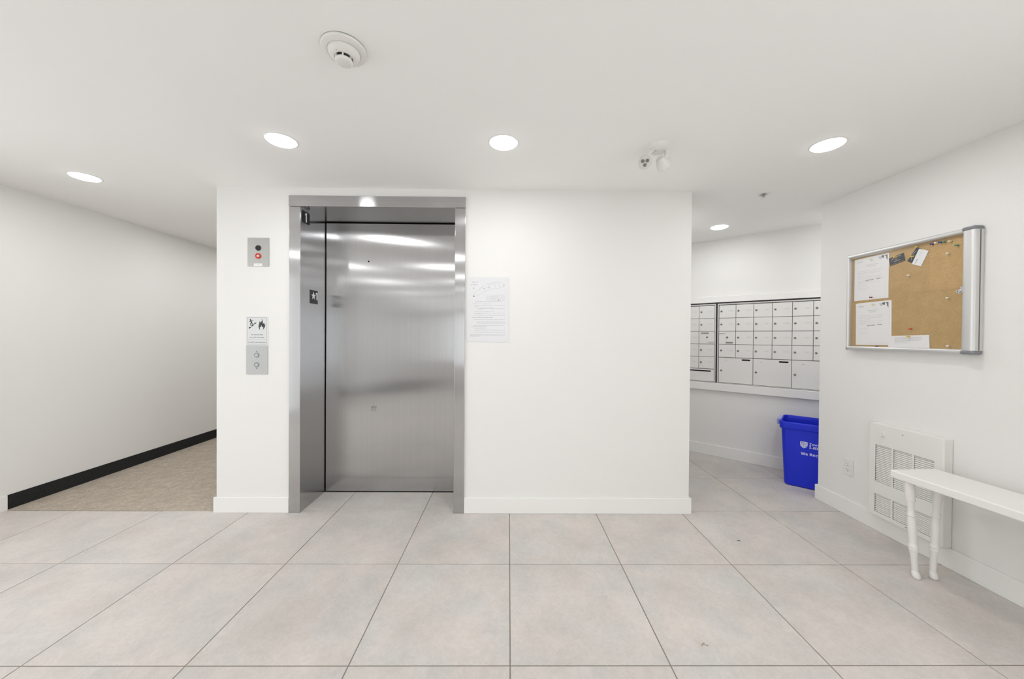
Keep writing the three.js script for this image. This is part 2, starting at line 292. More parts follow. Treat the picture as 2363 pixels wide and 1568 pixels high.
{
  const t = thing('fire_exit_sign', 'small grey sign with stair and flame pictograms above the call buttons', 'sign', [-1.773, 1.1705, WZ]);
  const s = sheet(t, 'panel', 0.152, 0.2015, 0.002, printed(512, 680, pictogram, { roughness: 0.4 }), std({ color: '#dadbda', roughness: 0.4 })); s.position.y = 0.10075;
}
{
  const t = thing('call_station', 'steel elevator call plate with two round push buttons', 'button plate', [-1.7735, 0.969, WZ]);
  part(t, 'plate', rb(-0.0755, 0.0755, 0, 0.2005, 0, 0.004, 0.0015), M.callPlate);
  for (const [y, up] of [[0.134, 1], [0.067, -1]]) {
    const b = part(t, 'push_button', [lathe([[0.0165, 0], [0.0165, 0.003], [0.0145, 0.004], [0.0135, 0.0015]], 32).rotateX(Math.PI / 2).translate(-0.001, y, 0.004)], M.lockGrey);
    part(b, 'button_cap', cylZ(0.0125, 0.003, 0.0075, -0.001, y, 32, 0.0118), M.callPlate);
    part(t, 'arrow', shapeGeo([[-0.0055, y + up * 0.022], [0.0055, y + up * 0.022], [0, y + up * 0.031]], [], 0.0006).translate(-0.001, 0, 0.004), M.aluDark);
  }
}
{ // laminated notice beside the doorway
  const draw = (g, w, h) => {
    g.fillStyle = '#e3e3e5'; g.fillRect(0, 0, w, h);
    const S = (x) => (x - 110) / 840 * w, T = (y) => (y - 155) / 1255 * h;
    const line = (x0, x1, y, a = 0.5, lw = 7) => { g.fillStyle = `rgba(140,142,147,${a})`; let x = x0; while (x < x1) { const l = 10 + rnd() * 46; g.fillRect(S(x), T(y - lw / 2), S(Math.min(x + l, x1)) - S(x), T(lw + 155)); x += l + 8; } };
    line(215, 350, 242, 0.35); line(220, 330, 262, 0.45, 10); line(200, 335, 305, 0.4, 20); line(235, 275, 368, 0.5, 16);
    g.strokeStyle = 'rgba(130,132,138,0.6)'; g.lineWidth = 2;
    const poly = (pts) => { g.beginPath(); pts.forEach(([a, b], i) => (i ? g.lineTo(S(a), T(b)) : g.moveTo(S(a), T(b)))); g.stroke(); };
    poly([[245, 505], [270, 535], [345, 500], [470, 440], [600, 375], [745, 372], [850, 320], [845, 270], [760, 245], [640, 258], [500, 290], [440, 330], [340, 400], [245, 505]]);
    poly([[400, 440], [360, 395], [420, 350], [480, 410]]); poly([[560, 380], [545, 300], [660, 270], [690, 372]]); poly([[480, 400], [455, 378], [560, 330]]); poly([[760, 360], [745, 265]]);
    g.fillStyle = 'rgba(70,72,78,0.8)'; g.fillRect(S(842), T(295), S(116), T(195)); g.fillRect(S(248), T(512), S(132), T(180)); g.fillRect(S(742), T(575), S(116), T(190)); g.fillRect(S(450), T(372), S(126), T(165)); g.fillRect(S(550), T(352), S(126), T(163));
    g.strokeRect(S(508), T(515), S(206), T(245)); g.strokeRect(S(615), T(500), S(215), T(260)); g.strokeRect(S(735), T(500), S(225), T(262));
    for (let k = 0; k < 4; k++) { line(520, 600, 530 + k * 17, 0.35, 5); line(622, 712, 518 + k * 20, 0.5, 7); line(745, 845, 520 + k * 20, 0.35, 5); }
    line(285, 790, 630, 0.7, 9); line(230, 590, 672, 0.5);
    for (const [a, b, y] of [[265, 870, 704], [265, 345, 718], [270, 640, 747], [345, 870, 762], [320, 450, 787], [270, 660, 818], [270, 865, 850], [310, 430, 862], [270, 870, 893], [265, 865, 975], [320, 870, 1018], [320, 880, 1046], [270, 850, 1088], [280, 505, 1148], [275, 880, 1180], [275, 870, 1222], [190, 880, 1267], [190, 870, 1284], [195, 370, 1300]]) line(a, b, y, 0.42, 8);
    line(220, 635, 936, 0.7, 8); line(220, 520, 1117, 0.6, 8);
  };
  const t = thing('laminated_notice', 'laminated white notice with a floor plan taped beside the elevator', 'notice', [-0.164, 1.206, WZ + 0.0005]);
  const sh = new THREE.Shape(), w = 0.151, h = 0.455, r = 0.012;
  sh.moveTo(-w + r, 0); sh.lineTo(w - r, 0); sh.quadraticCurveTo(w, 0, w, r); sh.lineTo(w, h - r); sh.quadraticCurveTo(w, h, w - r, h); sh.lineTo(-w + r, h); sh.quadraticCurveTo(-w, h, -w, h - r); sh.lineTo(-w, r); sh.quadraticCurveTo(-w, 0, -w + r, 0);
  const g = new THREE.ExtrudeGeometry(sh, { depth: 0.0012, bevelEnabled: false }), p = g.attributes.position, uv = [];
  for (let i = 0; i < p.count; i++) uv.push((p.getX(i) + w) / (2 * w), p.getY(i) / h);
  g.setAttribute('uv', new THREE.Float32BufferAttribute(uv, 2));
  keepUv(t, 'laminated_sheet', g, printed(600, 900, draw, { roughness: 0.25 }));
}

// ------------------------------------------------------------------ mailboxes
{
  const markTex = printTex(128, 40, (g, w, h) => { g.fillStyle = '#e4e3df'; g.fillRect(0, 0, w, h); g.fillStyle = '#8b8b88'; g.fillRect(54, 17, 10, 6); g.fillRect(67, 18, 9, 6); });
  const plateM = std({ map: markTex, roughness: 0.4 });
  const doorCache = new Map();
  const doorGeo = (w, h) => { const k = w.toFixed(3) + h.toFixed(3); if (!doorCache.has(k)) doorCache.set(k, metres(merge(new RoundedBoxGeometry(w - 0.004, h - 0.004, 0.008, 1, 0.0014)))); return doorCache.get(k); };
  const lockG = metres(merge([cylZ(0.0105, 0, 0.003, 0, 0, 20, 0.0095), cylZ(0.0075, 0.003, 0.0055, 0, 0, 16)])), holeG = metres(merge(bx(-0.0012, 0.0012, -0.0042, 0.0042, 0.0054, 0.0062))), ringG = metres(merge(cylZ(0.0042, 0.0054, 0.0059, 0, -0.002, 12)));
  const plateG = new THREE.PlaneGeometry(0.055, 0.0165), edge = metres(merge(rb(-0.0275, 0.0275, -0.00825, 0.00825, 0, 0.0009, 0.0004, 1)));
  function door(u, name, x0, x1, y0, y1, opt = {}) {
    const d = new THREE.Mesh(doorGeo(x1 - x0, y1 - y0), M.aluPaint); d.name = name; d.position.set((x0 + x1) / 2, (y0 + y1) / 2, -0.001); u.add(d);
    const W = (x1 - x0) / 2, Hh = (y1 - y0) / 2;
    if (opt.lock !== false) {
      const [lx, ly] = opt.lock || [-W + 0.0225, 0.003];
      const l = new THREE.Mesh(lockG, M.lockGrey); l.name = 'lock'; l.position.set(lx, ly, 0.004); d.add(l);
      const k = new THREE.Mesh(ringG, M.dark); k.name = 'keyhole'; k.position.set(lx, ly, 0.004); d.add(k);
    }
    if (opt.plate !== false) {
      const e = new THREE.Mesh(edge, M.plastic); e.name = 'number_plate'; e.position.set(W - 0.041, 0.006, 0.004); d.add(e);
      const p = new THREE.Mesh(plateG, plateM); p.name = 'number_print'; p.position.set(W - 0.041, 0.006, 0.00495); d.add(p);
    }
    return d;
  }
  const rows = [1.588, 1.453, 1.316, 1.180, 1.045, 0.916], P = 0.1525;
  const slotShape = (x0, x1, y, r) => { const s = new THREE.Shape(); s.absarc(x0, y, r, Math.PI / 2, Math.PI * 1.5, false); s.absarc(x1, y, r, -Math.PI / 2, Math.PI / 2, false); return new THREE.ExtrudeGeometry(s, { depth: 0.0006, bevelEnabled: false, curveSegments: 8 }); };
  function rails(u, x0, x1) {
    part(u, 'cabinet_body', bx(x0, x1, 0.775, 1.606, -0.095, -0.006), M.aluDark);
    part(u, 'frame', [rb(x0, x0 + 0.012, 0.775, 1.606, -0.006, 0.006, 0.0015), rb(x1 - 0.012, x1, 0.775, 1.606, -0.006, 0.006, 0.0015), rb(x0 + 0.012, x1 - 0.012, 1.5925, 1.606, -0.006, 0.006, 0.0015), rb(x0 + 0.012, x1 - 0.012, 0.775, 0.780, -0.006, 0.005, 0.0015)], M.alu);
  }
  { // left cabinet
    const u = thing('mailbox_cabinet', 'narrow wall mailbox cabinet with a wide outgoing mail slot at its foot', 'mailboxes', MB.at, MB.turn);
    rails(u, -0.243, 0.250);
    const cols = [-0.2205, -0.068, 0.0845, 0.237];
    for (let c = 0; c < 3; c++) for (let r = 0; r < 5; r++) {
      const sp = c === 2 && r === 2;
      const d = door(u, sp ? 'access_door' : 'mailbox_door', cols[c], cols[c + 1], rows[r + 1], rows[r], sp ? { lock: [0.004, 0.004], plate: false } : {});
      if (sp) { part(d, 'label_strip', [bx(-0.055, 0.02, 0.040, 0.055, 0.004, 0.0052)], M.lockGrey); part(d, 'finger_lip', [rb(0.012, 0.068, -0.046, -0.040, 0.004, 0.012, 0.001)], M.alu); }
    }
    const d = door(u, 'outgoing_mail_door', -0.068, 0.237, 0.782, 0.914, { lock: false, plate: false });
    part(d, 'mail_slot', slotShape(-0.125, 0.115, 0.044, 0.0065).translate(0, 0, 0.0041), M.void, 'long black mail slot');
    door(u, 'outgoing_mail_door', -0.2205, -0.068, 0.782, 0.914, { plate: false });
  }
  { // right cabinet
    const u = thing('mailbox_cabinet', 'wide wall mailbox cabinet with large parcel lockers along the bottom', 'mailboxes', MB.at, MB.turn);
    rails(u, 0.2625, 1.206);
    for (let c = 0; c < 6; c++) for (let r = 0; r < 4; r++) {
      const x = 0.277 + c * P, sp = c === 0 && r === 2;
      const d = door(u, sp ? 'access_door' : 'mailbox_door', x, x + P, rows[r + 1], rows[r], sp ? { lock: [0, 0.004], plate: false } : {});
      if (sp) { part(d, 'finger_lip', [rb(-0.070, -0.018, 0.048, 0.054, 0.004, 0.012, 0.001)], M.alu); part(d, 'label_strip', [bx(-0.012, 0.052, -0.058, -0.042, 0.004, 0.0052)], M.lockGrey); }
    }
    ['P4', 'P5', 'P6'].forEach((txt, c) => {
      const x = 0.277 + c * 2 * P, d = door(u, 'parcel_locker_door', x, x + 2 * P, 0.782, 1.043, { lock: [-2 * P / 2 + 0.025, -0.004], plate: false });
      part(d, 'mail_slot', slotShape(0.062, 0.122, 0.112 - (c === 1 ? 0.003 : 0), 0.0075).translate(0, 0, 0.0041), M.void, 'short black rounded slot');
      const m = printed(96, 48, (g, w, h) => { g.fillStyle = '#e4e3df'; g.fillRect(0, 0, w, h); g.fillStyle = '#55555a'; g.font = 'bold 40px sans-serif'; g.textAlign = 'center'; g.fillText(txt, w / 2, 39); });
      const s = sheet(d, 'locker_number', 0.022, 0.011, 0.0004, m, M.aluPaint); s.position.set(-0.088 + (c === 2 ? 0.02 : c * 0.002), 0.105 - c * 0.006, 0.004);
    });
  }
}

// ------------------------------------------------------------------ recycling bin
{
  const cx = 1.09, off = 0.245;
  const d = new THREE.Vector3(0.727, 0, 0.687), n = new THREE.Vector3(-0.687, 0, 0.727);
  const c = new THREE.Vector3(...MB.at).addScaledVector(d, cx).addScaledVector(n, off);
  const t = thing('recycling_bin', 'tall blue plastic recycling bin standing under the mailboxes', 'bin', [c.x, 0, c.z], MB.turn + 0.03);
  const loft = (secs, seg = 6) => {                        // rounded-rectangle rings joined into a skin
    const P = [], I = []; const n = 4 * (seg + 1);
    for (const [hw, hd, r, y] of secs) for (let q = 0; q < 4; q++) for (let k = 0; k <= seg; k++) { const a = q * Math.PI / 2 + k / seg * Math.PI / 2, sx = q === 0 || q === 3 ? 1 : -1, sz = q < 2 ? 1 : -1; P.push(sx * (hw - r) + r * Math.cos(a), y, sz * (hd - r) + r * Math.sin(a)); }
    for (let s = 0; s + 1 < secs.length; s++) for (let k = 0; k < n; k++) { const a = s * n + k, b = s * n + (k + 1) % n; I.push(a, a + n, b, b, a + n, b + n); }
    const g = new THREE.BufferGeometry(); g.setAttribute('position', new THREE.Float32BufferAttribute(P, 3)); g.setIndex(I); g.computeVertexNormals(); g.setAttribute('uv', new THREE.Float32BufferAttribute(new Float32Array(P.length / 3 * 2), 2)); return g;
  };
  part(t, 'body', [loft([[0.001, 0.001, 0.0005, 0.001], [0.205, 0.148, 0.03, 0.001], [0.212, 0.156, 0.034, 0.006], [0.215, 0.159, 0.034, 0.02], [0.238, 0.173, 0.034, 0.50], [0.234, 0.169, 0.032, 0.50], [0.211, 0.155, 0.032, 0.022], [0.001, 0.001, 0.0005, 0.02]])], M.blue);
  part(t, 'rim', [loft([[0.238, 0.173, 0.034, 0.478], [0.248, 0.182, 0.038, 0.482], [0.250, 0.185, 0.04, 0.490], [0.251, 0.186, 0.04, 0.530], [0.249, 0.184, 0.04, 0.538], [0.243, 0.178, 0.037, 0.541], [0.236, 0.171, 0.034, 0.538], [0.234, 0.169, 0.032, 0.50]], 8)], M.blue);
  for (const s of [-1, 1]) part(t, 'handle', [rb(Math.min(s * 0.240, s * 0.272), Math.max(s * 0.240, s * 0.272), 0.520, 0.5395, -0.12, 0.06, 0.006, 3), rb(Math.min(s * 0.258, s * 0.276), Math.max(s * 0.258, s * 0.276), 0.490, 0.536, -0.12, 0.06, 0.006, 3)], M.blueClip, 'pale blue hooked grip');
  // print on the sloping front
  const art = printTex(1024, 640, (g, w, h) => {
    g.fillStyle = '#0427d4'; g.fillRect(0, 0, w, h); g.fillStyle = '#e9ecf6';
    const k = w / 0.28, X = (s) => (s + 0.107) * k, Y = (y) => (0.42 - y) * k;
    const shield = () => { g.beginPath(); g.moveTo(X(-0.100), Y(0.389)); g.quadraticCurveTo(X(-0.076), Y(0.394), X(-0.052), Y(0.389)); g.lineTo(X(-0.052), Y(0.365)); g.quadraticCurveTo(X(-0.054), Y(0.345), X(-0.076), Y(0.337)); g.quadraticCurveTo(X(-0.098), Y(0.345), X(-0.100), Y(0.365)); g.closePath(); };
    shield(); g.fill(); g.fillStyle = '#0427d4';
    g.fillRect(X(-0.077), Y(0.391), 0.0025 * k, 0.052 * k); g.fillRect(X(-0.099), Y(0.368), 0.046 * k, 0.0025 * k);
    g.fillRect(X(-0.096), Y(0.386), 0.015 * k, 0.005 * k); g.fillRect(X(-0.096), Y(0.378), 0.005 * k, 0.006 * k); g.fillRect(X(-0.085), Y(0.378), 0.005 * k, 0.006 * k);
    for (let j = 0; j < 3; j++) { g.fillRect(X(-0.072), Y(0.385 - j * 0.006), 0.017 * k, 0.0018 * k); g.fillRect(X(-0.094 + j * 0.006), Y(0.363), 0.0016 * k, 0.014 * k); }
    g.beginPath(); g.moveTo(X(-0.070), Y(0.352)); g.lineTo(X(-0.062), Y(0.361)); g.lineTo(X(-0.057), Y(0.352)); g.closePath(); g.fill();
    g.fillStyle = '#e9ecf6'; g.textAlign = 'left'; g.font = `bold ${0.026 * k}px serif`; g.fillText('Township of', X(-0.043), Y(0.368));
    g.font = `bold ${0.036 * k}px serif`; g.fillText('Langley', X(-0.043), Y(0.340));
    g.font = `bold ${0.031 * k}px sans-serif`; g.fillText('We Recycle', X(-0.095), Y(0.280));
  });
  const slope = Math.atan2(0.014, 0.48), g = new THREE.PlaneGeometry(0.28, 0.175);
  const pr = keepUv(t, 'print', g, std({ map: art, roughness: 0.42 }), 'white town crest and lettering');
  pr.rotation.x = -slope * -1; pr.position.set(0.025, 0.3325, 0.1589 + (0.3325 - 0.02) * 0.014 / 0.48 + 0.0006);
}

// ------------------------------------------------------------------ cork board on the right wall (local x = world z, local z = out of the wall)
const CORK = 0.013;
{
  const t = thing('bulletin_board', 'glazed cork notice board in a silver frame with grey corner caps', 'notice board', [RX, 1.171, 0], -Math.PI / 2);
  const Y = (y) => y - 1.171, x0 = -0.556, x1 = 0.150;
  part(t, 'cork_panel', bx(x0 + 0.012, -0.0812, Y(1.523), Y(1.818), 0, CORK), M.cork); part(t, 'cork_panel', bx(-0.0808, x1 - 0.01, Y(1.523), Y(1.818), 0, CORK), M.corkPale); part(t, 'cork_panel', bx(x0 + 0.012, x1 - 0.01, Y(1.178), Y(1.5226), 0, CORK), M.corkDeep);
  const prof = (w, d) => { const s = new THREE.Shape(); s.moveTo(0, 0); s.lineTo(w, 0); s.lineTo(w, d * 0.55); s.quadraticCurveTo(w, d, w * 0.55, d); s.lineTo(w * 0.35, d); s.quadraticCurveTo(0, d, 0, d * 0.7); s.lineTo(0, 0); return s; };
  // rails: the profile's first axis runs across the rail, the second out of the wall
  const rail = (w, d, len) => new THREE.ExtrudeGeometry(prof(w, d), { depth: len, bevelEnabled: false, curveSegments: 8 });
  const toH = (g, xa, ya, flip) => g.applyMatrix4(new THREE.Matrix4().makeBasis(new THREE.Vector3(0, flip ? -1 : 1, 0), new THREE.Vector3(0, 0, 1), new THREE.Vector3(flip ? -1 : 1, 0, 0))).translate(xa, ya, 0);
  const toV = (g, xa, ya, flip) => g.applyMatrix4(new THREE.Matrix4().makeBasis(new THREE.Vector3(flip ? -1 : 1, 0, 0), new THREE.Vector3(0, 0, 1), new THREE.Vector3(0, flip ? 1 : -1, 0))).translate(xa, ya, 0);
  const yB = Y(1.171), yT = Y(1.828);
  part(t, 'top_rail', toH(rail(0.026, 0.044, x1 - x0 - 0.03), x1 - 0.018, yT, true), M.alu);
  part(t, 'bottom_rail', toH(rail(0.026, 0.044, x1 - x0 - 0.03), x0 + 0.012, yB, false), M.alu);
  part(t, 'left_stile', toV(rail(0.016, 0.044, yT - yB - 0.03), x0, yT - 0.015, false), M.alu);
  part(t, 'right_stile', toV(rail(0.058, 0.052, yT - yB - 0.036), x1, yB + 0.018, true), M.alu);
  part(t, 'hinge_groove', bx(x1 - 0.0005, x1 + 0.0012, yB + 0.02, yT - 0.02, 0.020, 0.024), M.aluDark);
  const cap = (xa, ya, w, h) => rb(xa, xa + w, ya, ya + h, 0, 0.053, 0.0105, 4);
  part(t, 'corner_cap', cap(x1 - 0.0585, yT - 0.020, 0.060, 0.022), M.capGrey); part(t, 'corner_cap', cap(x1 - 0.0585, yB - 0.002, 0.060, 0.022), M.capGrey);
  part(t, 'corner_cap', rb(x0 - 0.001, x0 + 0.014, yT - 0.017, yT + 0.001, 0, 0.045, 0.006, 3), M.alu); part(t, 'corner_cap', rb(x0 - 0.001, x0 + 0.014, yB - 0.001, yB + 0.017, 0, 0.045, 0.006, 3), M.capGrey);
  part(t, 'pane', bx(x0 + 0.014, x1 - 0.055, yB + 0.024, yT - 0.024, 0.0335, 0.0355), M.glass, 'clear acrylic door pane');
  const lk = part(t, 'lock', [cylZ(0.0095, 0.0355, 0.050, 0.082, Y(1.500), 24, 0.0088), cylZ(0.0125, 0.0355, 0.039, 0.082, Y(1.500), 24), rb(0.078, 0.094, Y(1.503), Y(1.527), 0.030, 0.0335, 0.001)], M.chrome);
  part(lk, 'keyhole', bx(0.0812, 0.0828, Y(1.4955), Y(1.5045), 0.0498, 0.0504), M.void);
}
const onBoard = (z, y, dz = 0) => [RX - CORK - dz, y, z];
const scribble = (g, x0, x1, y, a, lw) => { g.fillStyle = `rgba(105,107,110,${a})`; let x = x0; while (x < x1) { const l = 6 + rnd() * 26; g.fillRect(x, y, Math.min(l, x1 - x), lw); x += l + 5; } };
function letter(variant) {
  return (g, w, h) => {
    g.fillStyle = '#ecebea'; g.fillRect(0, 0, w, h);
    g.fillStyle = '#a2a4a8'; g.font = `${h * 0.05}px sans-serif`; g.textAlign = 'left'; g.fillText('Dwell', w * 0.09, h * 0.095);
    const tri = (c, pts) => { g.fillStyle = c; g.beginPath(); pts.forEach(([a, b], i) => (i ? g.lineTo(a * w, b * h) : g.moveTo(a * w, b * h))); g.closePath(); g.fill(); };
    tri('#b9bbbf', [[0.70, 0.045], [0.80, 0.045], [0.76, 0.10]]); tri('#c6c8cb', [[0.74, 0.115], [0.80, 0.06], [0.80, 0.105]]);
    tri('#63676b', [[0.80, 0.03], [0.87, 0.03], [0.86, 0.095], [0.80, 0.07]]); tri('#8b8f93', [[0.87, 0.03], [0.95, 0.03], [0.93, 0.075]]); tri('#6d7175', [[0.93, 0.03], [0.965, 0.03], [0.965, 0.16], [0.925, 0.10]]);
    scribble(g, w * 0.36, w * 0.70, h * 0.185, 0.65, 4); scribble(g, w * 0.42, w * 0.64, h * 0.225, 0.6, 4);
    const L = variant ? [0.30, 0.335, 0.365, 0.405, 0.44, 0.48, 0.515, 0.60, 0.645, 0.69, 0.73] : [0.31, 0.345, 0.375, 0.42, 0.455, 0.49, 0.53, 0.56, 0.59, 0.63, 0.675, 0.715, 0.76];
    L.forEach((y, i) => scribble(g, w * 0.11, w * (i % 4 === 3 ? 0.45 : i > L.length - 5 ? 0.38 : 0.87 - (i % 3) * 0.05), h * y, 0.38, 3));
    g.fillStyle = '#2f3034'; g.save(); g.translate(w * 0.34, h * 0.555); g.rotate(-0.03); g.font = `italic bold ${h * 0.036}px serif`; g.fillText('April 25th', 0, 0); g.fillText('noon', w * 0.32, -h * 0.004); g.restore();
    scribble(g, w * 0.3, w * 0.93, h * 0.955, 0.3, 3);
  };
}
{
  const t = thing('letter', 'white letter with grey corner pattern pinned under the top rail of the cork board', 'letter', onBoard(-0.4145, 1.508), -Math.PI / 2, 'letters on the cork board');
  const s = sheet(t, 'page', 0.226, 0.285, 0.0008, printed(512, 660, letter(0)), M.paper); s.position.y = 0.1425;
  const t2 = thing('letter', 'white letter with grey corner pattern pinned low on the cork board', 'letter', onBoard(-0.4005, 1.207, 0.0006), -Math.PI / 2, 'letters on the cork board');
  const b = sheet(t2, 'back_page', 0.222, 0.283, 0.0006, M.paper, M.paper); b.position.set(0.010, 0.1425, 0); b.rotation.z = 0.012;
  const s2 = sheet(t2, 'page', 0.222, 0.282, 0.0008, printed(512, 660, letter(1)), M.paper); s2.position.set(0, 0.141, 0.0008); s2.rotation.z = 0.012;
}
{
  const t = thing('memo_strip', 'half sheet of white paper pinned along the bottom of the cork board', 'memo', onBoard(-0.184, 1.192, 0.0022), -Math.PI / 2);
  const s = sheet(t, 'page', 0.225, 0.076, 0.0006, printed(512, 176, (g, w, h) => { g.fillStyle = '#ecebea'; g.fillRect(0, 0, w, h); for (let k = 0; k < 6; k++) scribble(g, w * 0.17, w * (k > 3 ? 0.5 : 0.86 - (k % 2) * 0.05), h * (0.14 + k * 0.085), 0.5, 4); }), M.paper); s.position.y = 0.039; s.rotation.z = 0.03;
}
{
  const dark = (g, w, h) => {
    g.fillStyle = '#22242b'; g.fillRect(0, 0, w, h); g.strokeStyle = '#c9ccd2'; g.lineWidth = 7; g.beginPath(); g.moveTo(w * 0.14, h * 0.36); g.lineTo(w * 0.38, h * 0.10); g.moveTo(w * 0.50, h * 0.10); g.quadraticCurveTo(w * 0.66, h * 0.10, w * 0.80, h * 0.24); g.stroke();
    g.strokeStyle = '#c7a650'; g.lineWidth = 6; g.beginPath(); g.arc(w * 0.46, h * 0.38, h * 0.11, 0, 7); g.stroke(); g.strokeStyle = '#e2e4e6'; g.beginPath(); g.moveTo(w * 0.28, h * 0.63); g.lineTo(w * 0.68, h * 0.63); g.stroke(); g.strokeStyle = '#b5a67d'; g.lineWidth = 5; g.beginPath(); g.moveTo(w * 0.04, h * 0.9); g.lineTo(w * 0.95, h * 0.9); g.stroke();
  };
  const dm = printed(320, 192, dark, { roughness: 0.4 }), edge = std({ color: '#22242b' });
  const t = thing('business_card', 'black business card with gold ring pinned next to the upper letter', 'card', onBoard(-0.2535, 1.713, 0.001), -Math.PI / 2);
  const s = sheet(t, 'card', 0.088, 0.05, 0.0007, dm, edge); s.position.set(0, 0.026, 0); s.rotation.z = 0.20;
  const t2 = thing('business_card', 'black business card half hidden under a tilted white card', 'card', onBoard(-0.147, 1.713, 0.0012), -Math.PI / 2);
  const s2 = sheet(t2, 'card', 0.088, 0.05, 0.0007, dm, edge); s2.position.set(-0.002, 0.026, 0); s2.rotation.z = 0.96;
  const t3 = thing('business_card', 'white business card tilted over a black card', 'card', onBoard(-0.1255, 1.70, 0.0026), -Math.PI / 2);
  const wm = printed(320, 192, (g, w, h) => { g.fillStyle = '#eceded'; g.fillRect(0, 0, w, h); g.fillStyle = '#83868a'; g.font = 'bold 30px sans-serif'; g.fillText('COMAL', 26, 70); scribble(g, w * 0.08, w * 0.4, h * 0.8, 0.4, 4); scribble(g, w * 0.58, w * 0.92, h * 0.3, 0.35, 4); scribble(g, w * 0.58, w * 0.92, h * 0.42, 0.35, 4); });
  const s3 = sheet(t3, 'card', 0.090, 0.054, 0.0007, wm, M.paper); s3.position.set(0, 0.024, 0); s3.rotation.z = 1.14;
}
{ // push pins: body a waisted spool, needle in the cork
  const shapes = lathe([[0.0001, 0], [0.0045, 0], [0.0048, 0.0015], [0.0032, 0.003], [0.0026, 0.008], [0.0038, 0.0105], [0.0048, 0.0115], [0.0046, 0.0135], [0.0001, 0.014]], 18).rotateX(Math.PI / 2).translate(0, 0, 0.005);
  const needle = cylZ(0.0006, -0.004, 0.005, 0, 0, 6);
  const cols = { yellow: '#e3c23e', white: '#f0e9df', blue: '#2c2f7e', green: '#2f8f72', red: '#d23a22', darkred: '#8e2b35', clear: '#e9dfb4' };
  const pm = Object.fromEntries(Object.entries(cols).map(([k, c]) => [k, std({ color: c, roughness: 0.25 })])), steel = M.chrome;
  const pins = [
    [0.094, 1.788, 'yellow', 'yellow push pin in the top right corner of the cork'], [-0.137, 1.788, 'yellow', 'yellow push pin above the tilted white card'],
    [0.024, 1.780, 'clear', 'pale yellow push pin beside the row of spare pins'], [-0.059, 1.785, 'blue', 'dark blue push pin left of a white one in the spare row'],
    [-0.043, 1.787, 'white', 'white push pin between two dark blue ones'], [-0.021, 1.785, 'blue', 'dark blue push pin touching a green one'], [-0.005, 1.783, 'green', 'green push pin at the end of the spare row'],
    [0.054, 1.750, 'green', 'green push pin alone below the spare row'], [0.013, 1.716, 'white', 'white push pin on bare cork below the spare row'], [-0.177, 1.629, 'white', 'white push pin on bare cork right of the upper letter'],
    [0.017, 1.473, 'white', 'white push pin on bare cork left of the lock'], [0.022, 1.211, 'white', 'white push pin near the bottom rail right of the memo'], [-0.164, 1.308, 'red', 'red push pin above the memo strip'],
    [-0.253, 1.755, 'yellow', 'yellow push pin through the single black card', 0.0017], [-0.158, 1.738, 'yellow', 'yellow push pin through the black card under the white card', 0.0022],
    [-0.402, 1.770, 'clear', 'pale yellow push pin at the top of the upper letter', 0.001], [-0.400, 1.521, 'darkred', 'dark red push pin at the foot of the upper letter', 0.001],
    [-0.387, 1.472, 'clear', 'pale yellow push pin at the top of the lower letter', 0.002], [-0.171, 1.262, 'yellow', 'yellow push pin holding the memo strip', 0.003],
    [-0.358, 1.198, 'blue', 'dark blue push pin below the lower letter', 0],
  ];
  for (const [z, y, c, label, lift = 0] of pins) {
    const t = thing('push_pin', label, 'push pin', onBoard(z, y, lift), -Math.PI / 2, 'push pins on the cork board');
    keepUv(t, 'pin_head', shapes, pm[c]); keepUv(t, 'needle', needle, steel);
    t.rotation.y += (rnd() - 0.5) * 0.3; t.rotation.x = (rnd() - 0.5) * 0.12;
  }
}

// ------------------------------------------------------------------ heater, outlet
{
  const t = thing('wall_heater', 'white fan-forced wall heater with louvred grilles behind the bench', 'heater', [RX, 0.1125, 0], -Math.PI / 2);
  const Y = (y) => y - 0.1125, z0 = -0.372, z1 = 0.036, D = 0.052;
  const cols = [[-0.331, -0.232], [-0.222, -0.119], [-0.109, -0.008]], bands = [[0.336, 0.572], [0.142, 0.256]];
  const holes = []; for (const [a, b] of cols) for (const [c, d] of bands) holes.push(rect(a, b, Y(c), Y(d)));
  part(t, 'front_panel', shapeGeo(rect(z0 + 0.006, z1 - 0.006, 0.006, Y(0.700)), holes, 0.0025).translate(0, 0, D - 0.0025), M.heater);
  const ringS = [rb(z0, z0 + 0.01, 0, Y(0.706), 0, D - 0.0002, 0.004, 3), rb(z1 - 0.012, z1, 0, Y(0.706), 0, D - 0.0002, 0.006, 3), rb(z0, z1, Y(0.696), Y(0.706), 0, D - 0.0002, 0.004, 3), rb(z0, z1, 0, 0.010, 0, D - 0.0002, 0.004, 3)];
  part(t, 'casing', ringS, M.heater);
  part(t, 'back_plate', bx(z0 + 0.008, z1 - 0.008, 0.008, Y(0.698), 0.0005, 0.003), M.heater);
  for (const [c, d] of bands) for (const [a, b] of cols) {
    const n = Math.round((d - c) / 0.0112), sl = [];
    for (let k = 0; k < n; k++) sl.push(new THREE.BoxGeometry(b - a, 0.0098, 0.0014).rotateX(-0.62).translate((a + b) / 2, Y(c) + (k + 0.5) * (d - c) / n, D - 0.0062));
    part(t, 'louvre_grille', sl, M.heater, 'bank of thin angled slats');
  }
  part(t, 'thermostat_knob', [cylZ(0.016, D, D + 0.006, -0.285, Y(0.646), 24, 0.0145), rb(-0.2895, -0.2805, Y(0.632), Y(0.660), D + 0.004, D + 0.020, 0.003, 2)], M.heater);
  part(t, 'screw', cylZ(0.0035, D - 0.001, D + 0.001, -0.170, Y(0.672), 12), M.satin);
  part(t, 'badge', bx(-0.150, -0.138, Y(0.128), Y(0.132), D, D + 0.0006), M.aluDark);
}
